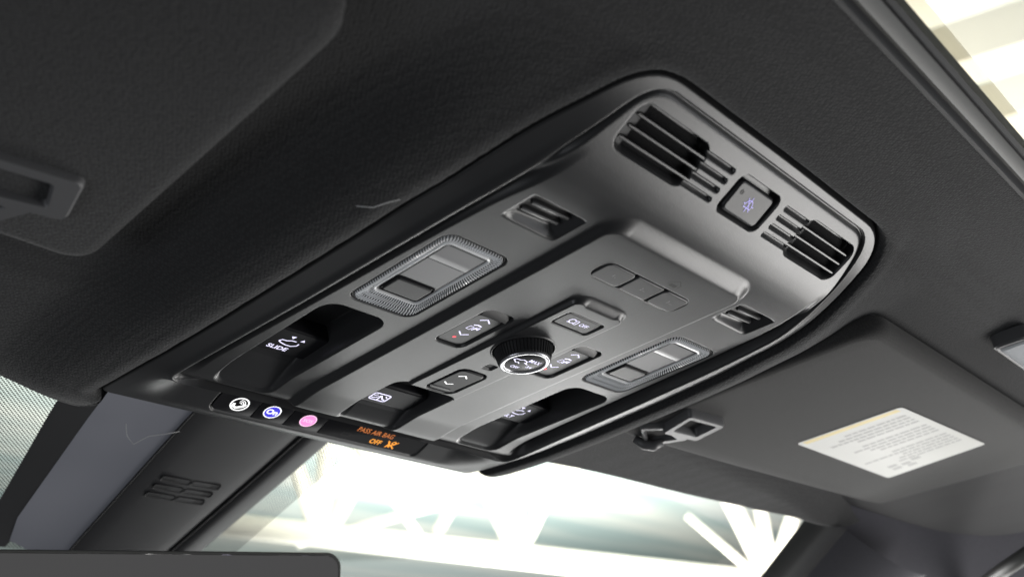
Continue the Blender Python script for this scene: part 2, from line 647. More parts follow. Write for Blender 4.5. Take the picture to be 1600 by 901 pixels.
def grid_mesh(us, vs, Z, facemask, name, m, parent, normals):
    nu, nv = len(us), len(vs)
    U, Vv = np.meshgrid(us, vs, indexing='ij')
    idx = np.arange(nu * nv).reshape(nu, nv)
    a = idx[:-1, :-1][facemask]
    b = idx[1:, :-1][facemask]
    c = idx[1:, 1:][facemask]
    d = idx[:-1, 1:][facemask]
    F = np.stack([a, d, c, b], 1)          # faces look down (-z)
    used = np.unique(F)
    remap = np.full(nu * nv, -1)
    remap[used] = np.arange(len(used))
    F = remap[F]
    co = np.stack([U.ravel()[used], Vv.ravel()[used], Z.ravel()[used]], 1) * 0.001
    me = bpy.data.meshes.new(name)
    me.vertices.add(len(co))
    me.vertices.foreach_set('co', co.ravel())
    me.loops.add(F.size)
    me.loops.foreach_set('vertex_index', F.ravel().astype(np.int32))
    me.polygons.add(len(F))
    me.polygons.foreach_set('loop_start', np.arange(0, F.size, 4, dtype=np.int32))
    me.polygons.foreach_set('use_smooth', np.ones(len(F), bool))
    me.update(calc_edges=True)
    me.validate()
    if normals is not None:
        me.normals_split_custom_set_from_vertices(normals.reshape(-1, 3)[used])
    return link(name, me, m, parent)


def field_normals(us, vs, Z):
    gu, gv = np.gradient(Z, us, vs)
    N = np.stack([gu, gv, -np.ones_like(Z)], -1)
    return N / np.linalg.norm(N, axis=-1, keepdims=True)


con = thing('overhead_console', 'black overhead console with reading lamps, switches and silver-ringed knob, fixed to the headliner', 'overhead console', (0, 0, 0))
us = np.arange(-197, 197.01, 0.55)
vs = np.arange(182, 676.01, 0.55)
U, V = np.meshgrid(us, vs, indexing='ij')
Z, DO, DI = height(U, V)
N = field_normals(us, vs, Z)


def fm(a):
    return a[:-1, :-1]


inside = fm(DO) < 0.4
ispan = (fm(DI) < 0) & (fm(V) < 601)
iscen = ispan & (np.abs(fm(U)) < 79) & (fm(V) > 258)
isfas = ~ispan & (fm(V) >= 600) & (np.abs(fm(U)) < 150)
grid_mesh(us, vs, Z, inside & ispan & ~iscen, 'main_panel', M['panel'], con, N)
grid_mesh(us, vs, Z, inside & iscen, 'center_panel', M['center'], con, N)
grid_mesh(us, vs, Z, inside & isfas, 'front_fascia', M['panel'], con, N)
grid_mesh(us, vs, Z, inside & ~ispan & ~isfas, 'trim_frame', M['frame'], con, N)


# ------------------------------------------------------------------ reading lamps
def reading_lamp(s):
    pl = Plane((s * 116, 386.5, 3.2))
    lamp = mesh('reading_lamp', *loft([[pl(x, y, -1.5) for x, y in rr(0, 0, 53.4, 97.2, 8.6, 8)],
                                       [pl(x, y, 1.6) for x, y in rr(0, 0, 53.4, 97.2, 8.6, 8)],
                                       [pl(x, y, 2.6) for x, y in rr(0, 0, 52.4, 96.2, 8.2, 8)],
                                       [pl(x, y, 2.4) for x, y in rr(0, 0, 51.0, 94.8, 7.6, 8)],
                                       [pl(x, y, 0.6) for x, y in rr(0, 0, 50.2, 94.0, 7.2, 8)]], cap0=True, cap1=True), M['black'], con, auto=40)
    # ribbed prismatic lens: three tiers of fine ridges around a clear window
    def walk(w, h, r, cx, cy, n):
        P = rr(cx, cy, w, h, r, 14)
        # resample evenly
        L = [0]
        for i in range(len(P)):
            a, b = P[i], P[(i + 1) % len(P)]
            L.append(L[-1] + math.hypot(b[0] - a[0], b[1] - a[1]))
        out = []
        k = 0
        for i in range(n):
            t = L[-1] * i / n
            while L[k + 1] < t:
                k += 1
            a, b = P[k], P[(k + 1) % len(P)]
            f = (t - L[k]) / max(1e-6, L[k + 1] - L[k])
            out.append((a[0] + (b[0] - a[0]) * f, a[1] + (b[1] - a[1]) * f))
        return out
    n = 480
    yo = 3.5  # window sits a little to the rear of the lens middle
    tiers = [(50.0, 93.8, 7, 0.0, 1.4), (48.6, 92.4, 6.6, 0.1, 3.3), (45.0, 86.0, 6, 1.2, 3.1), (44.6, 84.6, 6, 1.4, 2.4),
             (41.6, 79.0, 5.5, 2.6, 2.2), (41.0, 77.6, 5.2, 2.8, 1.4), (38.6, 73.0, 5, 3.4, 1.2)]
    rings = []
    for k, (w, h, r, cy, hh) in enumerate(tiers):
        pts = walk(w, h, r, 0, cy, n)
        rings.append([pl(x, y, hh + (0.75, 0.1, -0.75, 0.1)[i % 4] * (1 if 0 < k < len(tiers) - 1 else 0)) for i, (x, y) in enumerate(pts)])
    Vv, F = loft(rings, cap1=False)
    lens = mesh('ribbed_lens', Vv, F, M['lens'], lamp)
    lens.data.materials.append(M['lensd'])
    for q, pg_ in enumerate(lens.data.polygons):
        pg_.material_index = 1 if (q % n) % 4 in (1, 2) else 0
    rim = [[pl(x, y, hh) for x, y in rr(0, 3.4, w, h, r, 8)] for (w, h, r, hh) in ((38.8, 73.2, 5, 0.8), (38.6, 73.0, 5, 2.4), (37.6, 72.0, 4.6, 2.9), (36.2, 70.6, 4.2, 2.6), (35.6, 70.0, 4, 1.2))]
    mesh('lens_rim', *loft(rim, cap1=False), M['lens'], lamp, auto=35)
    # clear window with its reflector steps, and the press switch at the front end
    block('lamp_window', pl, 0, 3.4, 35.4, 69.6, 4, -0.5, 1.5, 0.4, M['window'], lamp)
    V2, F2 = loft([[pl(-15.5, y, h_), pl(15.5, y, h_)] for y, h_ in ((36.0, 1.7), (30, 1.75), (24, 1.8), (18.5, 1.95), (18.0, 1.75))], closed=False, cap1=False)
    mesh('reflector_step', V2, F2, M['windowd'], lamp, smooth=True)
    V2, F2 = loft([[pl(-15.5, y, h_), pl(15.5, y, h_)] for y, h_ in ((17.6, 1.85), (5, 1.75), (-8, 1.85))], closed=False, cap1=False)
    mesh('reflector_plate', V2, F2, M['windowd'], lamp, smooth=True)
    surround = [[pl(x, y, hh) for x, y in rr(0, -19.5, w, h, r, 6)] for (w, h, r, hh) in ((33, 21, 3, 1.4), (33, 21, 3, 2.3), (31.6, 19.6, 2.4, 2.6), (30.6, 18.6, 2.2, 1.6))]
    mesh('switch_rim', *loft(surround, cap1=False), M['gloss'], lamp, auto=35)
    block('lamp_switch', pl, 0, -19.5, 29, 17, 2, 0.8, 3.0, 0.7, M['button'], lamp)
    return lamp


for s in (-1, 1):
    reading_lamp(s)


# ------------------------------------------------------------------ grilles
def bar(name, pl, a0, a1, b, w, h0, h1, m, parent, taper=0.0):
    """one rounded slat running across the car"""
    sec = [(-w / 2, h0), (-w / 2, h1 - w * 0.3), (-w * 0.2, h1), (w * 0.2, h1), (w / 2, h1 - w * 0.3), (w / 2, h0)]
    rings = []
    for k, a in enumerate((a0, a0 + 2.5, a1 - 2.5, a1)):
        f = 0.65 if k in (0, 3) else 1.0
        dh = -taper if k == 3 else 0
        rings.append([pl(a, b + x * f, hh + dh) for x, hh in sec])
    Vv, F = loft(rings, True, True)
    return mesh(name, Vv, F, m, parent, auto=40)


for s in (-1, 1):
    pl = Plane((s * 109, 292, 7.0), 0.0, 0.05)
    g = mesh('small_grille', *loft([[pl(x, y, 0.3) for x, y in rr(2, 0, 30, 16.5, 1)], [pl(x, y, 0.35) for x, y in rr(2, 0, 29, 15.5, 1)]]), M['mesh'], con)
    bar('slat', pl, -16, 17.5, 4.4, 2.8, -2, 5.2, M['panel'], g, 2.0)
    bar('slat', pl, -17, 16.5, -3.4, 2.8, -2, 5.2, M['panel'], g, 2.0)

SL = -0.56
for s in (-1, 1):
    o = (s * 91, 217.5, float(zpanel(np.array([217.5]))[0]))
    pl = Plane(o, SL)
    g = mesh('rear_grille', *loft([[pl(x, y, -7.0) for x, y in rr(0, 0, 60, 29, 9)], [pl(x, y, -6.9) for x, y in rr(0, 0, 59, 28, 9)]]), M['mesh'], con)
    for k, b in enumerate((-7.6, 0.0, 7.6)):
        inner = 52
        if s < 0:
            bar('slat', pl, -31.5 + k * 0.8, inner + (0, 3, 6)[k], b, 2.5, -7, -0.3, M['panel'], g)
        else:
            bar('slat', pl, -inner - (0, 3, 6)[k], 30.5 - k * 0.8, b, 2.5, -7, -0.3, M['panel'], g)

# rear button between the grilles
pl = Plane((0, 217.5, float(zpanel(np.array([217.5]))[0])), SL)
b = block('rear_button', pl, 0, 0, 38, 22.5, 4, -8, -0.2, 1.6, M['button'], con)
icon('indicator', pl, [(rr(-12.5, 4.0, 2.0, 2.6, 0.9, 4), True, 0.6)], 0.0, M['printk'], b)
icon('crossed_bell_icon', pl, [(arc(0, -0.5, 3.2, 20, 160) + [(-3.8, -2.6), (3.8, -2.6)], True), ([(0, 5), (0, -5.4)], False), ([(-5.2, -0.5), (-3.4, -0.5)], False), ([(5.2, -0.5), (3.4, -0.5)], False),
                               ([(-3.6, 3.6), (3.8, -4.4)], False)], 0.05, M['violet'], b, 0.55)

# ------------------------------------------------------------------ three programmable buttons
pg = Plane((0, 305.2, -4.6 + 2.3))
for k, (cx, w) in enumerate(((-29.8, 28.6), (0, 28.8), (29.8, 28.6))):
    b = block('preset_button', pg, cx, 0, w, 18.6, 1.2 if k == 1 else 4.5, -1.0, 2.9, 1.0, M['button'], con)
    text('numeral', pg, '123'[k], cx, 0.2, 4.0, 2.96, M['print'], b)
    icon('dots', pg, [], 2.96, M['print'], b, fills=[circ(cx + 2.6 + 1.3 * j, -0.8, 0.35, 8) for j in range(k + 1)])
ph = Plane((14, 287.5, -4.66))
h = icon('house_mark', ph, [([(-5.5, -2.6), (-5.5, 0.6), (0, 4.4), (5.5, 0.6), (5.5, -2.6)], False)], 0.06, M['printk'], con, 0.55,
         fills=[[(-3.6, -3.4), (3.2, -3.4), (3.2, -0.4), (-3.6, -0.4)]])

# ------------------------------------------------------------------ seat switches
for s in (-1, 1):
    pl = Plane((s * 48, 414.5, -4.6 + 5))
    sw = block('seat_switch', pl, 0, -4.8, 24.6, 45.4, 5.0, -1, 3.4, 1.2, M['button'], con)
    sec = [(18.4, -1), (18.4, 4.4), (19.0, 4.9), (27.2, 1.2), (27.6, 0.6), (27.6, -1)]
    tip = mesh('switch_tip', *loft([[pl(x, y, hh) for y, hh in sec] for x in (-11.6, -11.0, 11.0, 11.6)], True, True), M['frame'], con, auto=35)
    Vv, F = [], []
    pp = Plane((s * 48, 414.5, 0.4))
    ic = icon('chevrons', pp, [([(-4.6, 10.5), (0, 14.0), (4.6, 10.5)], False, 1.15), ([(-4.6, -10.0), (0, -13.5), (4.6, -10.0)], False, 1.15)], 3.5, M['icon'], sw)
    icon('seat_icon', pp, [([(-4.4, -3.6), (-3.8, 1.0), (-0.4, 0.6), (-1.0, -4.0)], True, 0.7), ([(0.8, -3.8), (2.0, 0.6), (4.6, 1.6), (4.2, -2.0)], False, 1.1),
                           ([(-3.0, 3.0), (0.0, 4.4), (3.6, 3.6)], False, 1.4), ([(0.6, -1.2), (4.6, -0.6)], False, 0.9)], 3.5, M['icon'], sw)
    icon('indicator_light', pp, [], 3.5, M['red'], sw, fills=[circ(-1.5, -18.5, 1.5, 14)])

# ------------------------------------------------------------------ OFF button
po = Plane((0, 361, -4.6 - 3.6 + 4))
b = block('interior_light_button', po, 0, -0.5, 35, 16.5, 3, -1, 3.2, 0.9, M['button'], con)
bar('button_lip', po, -16, 16, 8.6, 1.6, -1, 3.6, M['frame'], b)
icon('door_light_icon', po, [(arc(-6.0, 0.3, 2.6, 40, 330), False, 0.8), ([(-8.8, -2.6), (-7.6, -1.2)], False, 0.9), ([(-2.8, -2.6), (-2.8, 2.6), (-0.6, 2.4), (-0.2, 0), (-0.6, -2.6)], True, 0.8)], 3.3, M['icon'], b)
text('off_lettering', po, 'OFF', 6.6, -0.4, 5.6, 3.3, M['icon'], b, 0.02, 0.85)
icon('indicator_light', po, [], 3.3, M['print'], b, fills=[circ(-13.5, -0.5, 0.6, 10)])

# ------------------------------------------------------------------ knob
KZ = -7.6
pk = Plane((0, 413, KZ))
nk = 104
def ring(r, hh, amp=0.0):
    return [pk((r + (amp if i % 4 in (0, 1) else 0)) * math.cos(2 * math.pi * i / (nk * 2)), (r + (amp if i % 4 in (0, 1) else 0)) * math.sin(2 * math.pi * i / (nk * 2)), hh) for i in range(nk * 2)]
knob = mesh('rotary_knob', *loft([ring(21.2, -4, 0), ring(21.2, -0.5, 0.8), ring(20.6, 1.5, 0.8), ring(18.6, 9.0, 0.8), ring(17.9, 9.8, 0.2)], cap1=True), M['black'], con, auto=30)
prof = [(17.9, 9.0), (18.5, 9.8), (18.3, 10.8), (17.4, 11.4), (15.8, 11.3), (14.8, 10.8), (14.5, 10.0)]
sil = mesh('silver_ring', *loft([[pk(r * math.cos(2 * math.pi * i / 72), r * math.sin(2 * math.pi * i / 72), hh) for i in range(72)] for r, hh in prof], cap1=False), M['silver'], knob, smooth=True)
cap = mesh('knob_cap', *loft([[pk(r * math.cos(2 * math.pi * i / 72), r * math.sin(2 * math.pi * i / 72), hh) for i in range(72)] for r, hh in ((14.7, 9), (14.7, 10.4), (14.2, 10.6))]), M['gloss'], knob, auto=40)
text('max_lettering', pk, 'MAX', 4.8, 5.4, 5.6, 10.7, M['icon'], knob, 0.06, 0.9)
text('off_lettering', pk, 'OFF', -2.2, -8.4, 4.8, 10.7, M['icon'], knob, 0.05, 0.9)
text('three_quarter_lettering', pk, '3/4', 7.4, -3.2, 4.6, 10.7, M['icon'], knob, 0.05, 0.9)
icon('car_icon', pk, [([(-12.0, 0.8), (-10.6, 2.6), (-7.0, 2.6), (-4.6, 4.0), (-0.6, 3.0), (0.8, 0.4)], False, 0.9), ([(-12.0, 0.8), (-9.4, -0.6), (-7.6, -2.0), (-5.8, -0.8), (-3.6, -2.6)], False, 0.9),
                      ([(-1.0, 0.6), (3.2, -0.6)], False, 0.9)], 10.7, M['icon'], knob)
prof = [(22.6, -1.0), (22.9, 0.9), (23.6, 0.9), (24.3, 0.0)]
mesh('knob_collar', *loft([[pk(r * math.cos(2 * math.pi * i / 72), r * math.sin(2 * math.pi * i / 72), hh) for i in range(72)] for r, hh in reversed(prof)], cap1=False), M['frame'], con, smooth=True)

# light sensor square
ps = Plane((2, 449.5, -5.2))
block('light_sensor', ps, 0, 0, 8, 7, 1, -1, 0.6, 0.4, M['gloss'], con)

# ------------------------------------------------------------------ sunshade rocker and tailgate switch
pr = Plane((0, 484, -2.4), 0.03)
b = block('sunshade_rocker', pr, 0, 0, 25.5, 41, 5.5, -2, 4.6, 1.2, M['gloss'], con)
icon('chevrons', pr, [([(-6.5, 9.5), (-2.0, 13.0), (2.0, 9.5)], False, 1.3), ([(-8.0, -4.0), (-3.5, -7.0), (1.0, -4.0)], False, 1.3)], 4.75, M['white'], b)
bar('rocker_divider', pr, -13, 8, -15.5, 2.2, 0, 5.4, M['frame'], b)

pt = Plane((-4, 556, 3.2), -0.10)
b = block('tailgate_switch', pt, 0, 1.5, 55, 29, 5, -6, 0.4, 2.5, M['gloss'], con)
icon('tailgate_icon', pt, [(rr(-10.5, -1.5, 16, 10.5, 2.2, 4), True, 1.3), ([(-17, -4.4), (-14, -3.4), (-10.5, 1.2), (-7, -3.4), (-4, -4.4)], False, 1.3), ([(-10.5, -6), (-10.5, 1)], False, 1.2),
                           ([(-14.5, 1.6), (-17, -1)], False, 1.0), ([(-6.5, 1.6), (-4, -1)], False, 1.0)], 0.55, M['icon'], b)

# ------------------------------------------------------------------ roof switches in the finger scoops
for s in (-1, 1):
    pl = Plane((s * 120, 529.5, 10.2), -0.06)
    b = block('sunroof_slide_switch' if s < 0 else 'sunroof_tilt_switch', pl, 0, 0, 49, 34, 5, -12, 0.6, 1.6, M['gloss'], con)
    text('lettering', pl, 'SLIDE' if s < 0 else 'TILT', -5, -9.2, 6.8, 0.75, M['icon'], b, 0.16, 1.0)
    X = -2.0
    icon('roof_icon', pl, [([(X - 7.5, 0.0), (X - 6.2, 2.6), (X - 2.6, 2.6), (X + 0.4, 4.4), (X + 4.2, 4.6)], False, 1.1), ([(X - 7.5, 0.0), (X - 5.0, -1.6), (X - 0.5, -3.0), (X + 4.2, -3.0), (X + 7.6, -0.4), (X + 7.6, 2.6)], False, 1.1)], 0.75, M['icon'], b)
    icon('arrow_mark', pl, [], 0.75, M['icon'], b, fills=[[(X - 3.2, 9.8), (X - 0.6, 6.8), (X + 0.6, 10.6)]])
    icon('arrow_mark', pl, [], 0.75, M['icon'], b, fills=[[(X + 6.2, 6.2), (X + 9.8, 6.6), (X + 7.8, 9.6)]])

# ------------------------------------------------------------------ front display bar
SB = -8.4 / 24.0
pb = Plane((0, 646.3, float(smooth_interp(np.array([646.3]), FAS_V, FAS_Z, 1.6)[0]) + 2.0), SB)
xs = [(-108.5, -71.5), (-70.9, -40.0), (-39.4, -4.6), (-4.0, 108.5)]
names = ['phone_button', 'assistance_button', 'emergency_button', 'air_bag_indicator']
bars = []
for k, (a, c) in enumerate(xs):
    cx, w = (a + c) / 2, c - a
    n = 8
    r0, r1 = (6.0 if k == 0 else 0.4), (6.0 if k == 3 else 0.4)
    def outl(ins):
        P = []
        for (sx, sy, a0, r) in ((1, 1, 0, r1), (-1, 1, 90, r0), (-1, -1, 180, r0), (1, -1, 270, r1)):
            r = max(0.2, r - ins)
            for i in range(n + 1):
                t = math.radians(a0 + 90 * i / n)
                P.append((cx + sx * (w / 2 - ins - r) + r * math.cos(t), sy * (11.8 - ins - r) + r * math.sin(t)))
        return P
    rings = [[pb(x, y, hh) for x, y in outl(i_)] for i_, hh in ((0, -1.5), (0, 1.2), (0.35, 1.5))]
    bars.append(mesh(names[k], *loft(rings), M['gloss'], con, auto=40))
H = 1.62
cx = -88
icon('phone_ring', pb, [(circ(cx, 0, 7.4), True, 1.3)], H, M['white'], bars[0])
icon('phone_icon', pb, [([(cx - 4.8, 0.2), (cx - 4.4, -3.4), (cx - 1.2, -4.6), (cx + 3.6, -1.8), (cx + 5.0, 1.4)], False, 2.6), (arc(cx - 0.5, 0.5, 1.6, -10, 120, 6), False, 0.7), (arc(cx - 0.5, 0.5, 3.2, -5, 110, 6), False, 0.7), (arc(cx - 0.5, 0.5, 4.8, 0, 100, 6), False, 0.7)], H, M['white'], bars[0])
cx = -57
icon('blue_disc', pb, [], H - 0.04, M['blue'], bars[1], fills=[circ(cx, 0, 7.0)])
icon('disc_ring', pb, [(circ(cx, 0, 7.2), True, 1.0)], H, M['white'], bars[1])
text('on_lettering', pb, 'On', cx, -0.2, 8.2, H, M['white'], bars[1], 0.22)
cx = -21
icon('pink_disc', pb, [], H - 0.04, M['pink'], bars[2], fills=[circ(cx, 0, 7.0)])
icon('disc_ring', pb, [(circ(cx, 0, 7.2), True, 0.9)], H, M['pinkl'], bars[2])
text('sos_lettering', pb, 'SOS', cx, -0.2, 5.6, H, M['pinkl'], bars[2], 0.05)
text('pass_air_bag_lettering', pb, 'PASS AIR BAG', 50, 5.0, 8.4, H, M['orangedim'], bars[3], 0.06, 0.80)
text('off_lettering', pb, 'OFF', 57, -6.0, 8.4, H, M['orange'], bars[3], 0.12, 0.9)
icon('air_bag_icon', pb, [(circ(76.5, -2.4, 2.0, 12), True, 1.1), ([(69.5, -0.5), (72.0, -4.8), (71.0, -9.0)], False, 1.4), ([(72.0, -4.8), (77.0, -7.0), (80.0, -9.6)], False, 1.4), ([(70.0, -9.4), (81.0, -0.2)], False, 1.0), ([(70.5, -1.0), (74.5, -9.0)], False, 1.2)], H, M['orange'], bars[3])
icon('faint_mark', pb, [(rr(23, -5.0, 9, 4.2, 0.8, 3), True, 0.5)], H, M['printk'], bars[3])

# ------------------------------------------------------------------ headliner
LIP_U = [-700, -420, -254, -200, -187, -184, 0, 190, 215, 262, 450, 601, 650, 720, 800, 1000]
LIP_V = [684, 692, 703, 711, 712, 655, 652, 652, 645, 637, 603, 571, 548, 520, 480, 440]


def lip(u):
    return smooth_interp(u, LIP_U, LIP_V, 1.2)


def head_z(u, v, dd):
    zo = smooth_interp(np.clip(v, 186, 670), ZO_V, ZO_Z, 6)
    pod = zo - 3.5
    zb = np.full(u.shape, 24.0)
    # front left hangs a little lower, front right rises then falls to the pillar
    zb = zb - 6 * sst(-170, -260, u) * sst(500, 560, v)
    zb = zb - 22 * sst(262, 640, u) * sst(470, 540, v)
    zb = zb + 6 * sst(215, 150, v)
    # the cant rail: the lining rolls down towards the doors
    zb = zb - 0.0011 * np.maximum(0, np.abs(u + 0) - 700) ** 2
    zb = zb - 0.0012 * np.maximum(0, u - 560) ** 2 * sst(480, 540, v)
    t = sst(14, 82, dd)
    t = t * (1 - 0.0 * v)
    z = pod * (1 - t) + zb * t
    # rolled cloth edge at the console
    z = z + 16.0 * (1 - sst(-2.0, 5.5, dd)) ** 1.5
    z = z - 1.5 * np.exp(-((dd - 11) / 7) ** 2)
    return z


ua = np.concatenate([np.arange(-700, -236, 8.0), np.arange(-236, 236, 1.6), np.arange(236, 1000, 8.0)])
sa = np.concatenate([np.linspace(0, 0.14, 30, endpoint=False), np.linspace(0.14, 1.0, 340)])
Ug, Sg = np.meshgrid(ua, sa, indexing='ij')
LV = lip(Ug)
Vg = 101 + (LV - 101) * Sg
DD = sd_poly(Ug, Vg, OUTLINE)
Zg = head_z(Ug, Vg, DD)
# extra rows curl the front edge up
rows_v, rows_z = [], []
for k in range(1, 9):
    a = math.radians(k * 14)
    rows_v.append(LV[:, -1:] + 14 * math.sin(a))
    rows_z.append(Zg[:, -1:] + 14 * (1 - math.cos(a)) + (0 if k < 8 else 40))
Vh = np.concatenate([Vg] + rows_v, 1)
Zh = np.concatenate([Zg] + rows_z, 1)
Uh = np.concatenate([Ug, np.repeat(ua[:, None], 8, 1)], 1)
Dh = np.concatenate([DD, np.full((len(ua), 8), 50.0)], 1)


def param_mesh(name, X, Y, Zz, mask, m):
    nu, nv = X.shape
    idx = np.arange(nu * nv).reshape(nu, nv)
    F = np.stack([idx[:-1, :-1][mask], idx[:-1, 1:][mask], idx[1:, 1:][mask], idx[1:, :-1][mask]], 1)
    me = bpy.data.meshes.new(name)
    co = np.stack([X.ravel(), Y.ravel(), Zz.ravel()], 1) * 0.001
    me.vertices.add(len(co))
    me.vertices.foreach_set('co', co.ravel())
    me.loops.add(F.size)
    me.loops.foreach_set('vertex_index', F.ravel().astype(np.int32))
    me.polygons.add(len(F))
    me.polygons.foreach_set('loop_start', np.arange(0, F.size, 4, dtype=np.int32))
    me.polygons.foreach_set('use_smooth', np.ones(len(F), bool))
    me.update(calc_edges=True)
    me.validate()
    return link(name, me, m)


structure(param_mesh('headliner', Uh, Vh, Zh, Dh[:-1, :-1] > -5, M['headliner']))

# body panel of the roof above the lining, so no light leaks in from above
structure(mesh('roof_panel', *loft([[(x, 106 + (float(lip(np.array([float(np.clip(x, -600, 900))]))[0]) - 12 - 106) * f_, 95 - 0.00018 * x * x) for f_ in (0, 0.35, 0.7, 1)] for x in range(-1000, 1301, 50)], closed=False, cap1=False), M['seal']))


# ------------------------------------------------------------------ sunroof edge behind the console
def strip(name, prof, u0, u1, m, auto=40):
    rings = [[(u, v, z) for v, z in prof] for u in np.linspace(u0, u1, 24)]
    V_, F_ = loft(rings, False, False, closed=False)
    return structure(mesh(name, V_, F_, m, auto=auto))


strip('sunroof_seal', [(104, 34), (102, 28.5), (99.5, 28.0), (97.5, 30), (96, 38)], -700, 900, M['seal'])
strip('sunroof_rail', [(98, 36), (97, 33), (95, 32), (91, 33.5), (88, 36), (87.6, 42)], -700, 900, M['rail'])
strip('sunroof_gasket', [(88, 46), (87.8, 36.5), (86, 35.5), (83.5, 37), (83, 50)], -700, 900, M['seal'])
gl = mesh('sunroof_glass', [(-700, 90, 62), (900, 90, 62), (900, -900, 70), (-700, -900, 70)], [(0, 1, 2, 3)], M['roofglass'])
tag(gl, 'pale tinted sunroof glass behind the console, at the top right of the picture', 'sunroof glass')


# ------------------------------------------------------------------ sun visors
def visor(s, name, label):
    t = thing(name, label, 'sun visor', (0, 0, 0), 'sun visors either side of the console')
    if s > 0:
        ctrl = [(212, 236), (860, 240), (862, 330), (800, 440), (755, 472), (715, 482), (400, 497), (214, 502)]
        rad = [30, 25, 30, 40, 16, 20, 40, 30]
    else:
        ctrl = [(-284, 232), (-282, 500), (-330, 497), (-800, 486), (-820, 440), (-820, 240)]
        rad = [34, 40, 30, 20, 30, 30]
    P = round_poly(ctrl, rad, 7)
    if s < 0:
        P = P[::-1]
    P = np.array(P)
    cen = P.mean(0)
    # offset rings give the slab a soft rolled edge
    def inset(k):
        Q = []
        L = len(P)
        for i in range(L):
            tn = P[(i + 1) % L] - P[i - 1]
            tn = tn / (np.linalg.norm(tn) + 1e-9)
            Q.append(P[i] + np.array([-tn[1], tn[0]]) * k)
        return Q
    area2 = sum(P[i - 1][0] * P[i][1] - P[i][0] * P[i - 1][1] for i in range(len(P)))
    sg = 1 if area2 > 0 else -1
    zl = (lambda x: 0.0)
    rings = []
    for ins, z in ((5, 21), (1.2, 18), (0, 12), (0.8, 6.5), (3, 3), (7, 1.0), (11, 0.3)):
        rings.append([(q[0], q[1], z) for q in inset(sg * ins)])
    V_, F_ = loft(rings, cap0=True, cap1=True)
    mesh('visor_panel', V_, F_, M['visor'] if s > 0 else M['headliner'], t, auto=35)
    return t


vl = visor(-1, 'sun_visor', 'dark sun visor at top left with a plain unlabelled face')
vr = visor(1, 'sun_visor', 'sun visor at right, light put into its grey cloth colour, carrying the white warning label')

# warning label on the right visor
pw = Plane((0, 0, -0.35))
def quad(name, pts, h, m, parent):
    return mesh(name, [pw(x, -y, h) for x, y in pts], [tuple(range(len(pts)))], m, parent)
LC = [(404, 413), (399, 300), (598, 293), (619, 413)]
def lab(s_, t_):
    a, b_, c_, d_ = [np.array(q, float) for q in LC]     # a front-left, b rear-left, c rear-right, d front-right
    q = a * (1 - s_) * (1 - t_) + b_ * (1 - s_) * t_ + c_ * s_ * t_ + d_ * s_ * (1 - t_)
    return float(q[0]), float(q[1])
pts = []
for (s0, t0, a0) in ((0.975, 0.96, 0), (0.025, 0.96, 90), (0.025, 0.04, 180), (0.975, 0.04, 270)):
    for i in range(5):
        a = math.radians(a0 + 22.5 * i)
        pts.append(lab(s0 + 0.025 * math.cos(a), t0 + 0.04 * math.sin(a)))
label = quad('warning_label', pts, 0.0, M['paper'], vr)
V_, F_ = [], []
quad('yellow_stripe', [lab(0.012, 0.05), lab(0.055, 0.05), lab(0.055, 0.95), lab(0.012, 0.95)], 0.12, M['yellow'], label)
rnd = random.Random(2)
for k in range(15):
    s0 = 0.12 + k * 0.046
    if k in (4, 9):
        continue
    t1 = 0.93
    t0 = rnd.uniform(0.10, 0.42)
    if k > 11:
        t0 = rnd.uniform(0.35, 0.6)
    x = t1
    while x > t0:
        w = rnd.uniform(0.03, 0.09)
        b_ = len(V_)
        V_ += [pw(q[0], -q[1], 0.14) for q in (lab(s0, x), lab(s0 + 0.022, x), lab(s0 + 0.022, x - w), lab(s0, x - w))]
        F_.append((b_, b_ + 1, b_ + 2, b_ + 3))
        x -= w + 0.012
for (s0, t0) in ((0.80, 0.16), (0.86, 0.16), (0.83, 0.28), (0.88, 0.30), (0.80, 0.40)):
    b_ = len(V_)
    V_ += [pw(q[0], -q[1], 0.14) for q in (lab(s0, t0), lab(s0 + 0.04, t0), lab(s0 + 0.04, t0 + 0.09), lab(s0, t0 + 0.09))]
    F_.append((b_, b_ + 1, b_ + 2, b_ + 3))
pr_ = mesh('printed_lines', V_, F_, M['ink'], label)


# visor clips: moulded frame with two openings, crossbar and hook
def frame_ring(name, outer, inner, z0, z1, m, parent):
    """flat moulded frame between two loops of equal length"""
    def off(P, k):
        c = np.mean(np.array(P), 0)
        return [tuple(np.array(p) + (np.array(p) - c) / (np.linalg.norm(np.array(p) - c) + 1e-9) * k) for p in P]
    O, I = outer, inner
    rings = [[(x, y, z0) for x, y in O], [(x, y, z1 + 2) for x, y in O], [(x, y, z1) for x, y in off(O, -1.6)],
             [(x, y, z1) for x, y in off(I, 1.6)], [(x, y, z1 + 2) for x, y in I], [(x, y, z0) for x, y in I]]
    V_, F_ = loft(rings, False, False)
    return mesh(name, V_, F_, m, parent, auto=45)


def clip(parent, O1, I1, O2, I2, z0, z1, hook=None):
    f = frame_ring('visor_clip', round_poly(O1, [5] * 4, 5), round_poly(I1, [3] * 4, 5), z0, z1, M['visorclip'], parent)
    frame_ring('clip_bracket', round_poly(O2, [5] * 4, 5), round_poly(I2, [2.5] * 4, 5), z0, z1 + 3, M['visorclip'], f)
    if hook:
        tube('clip_hook', hook, [3.5, 5, 5, 4], M['visorclip'], f, 12)
    return f


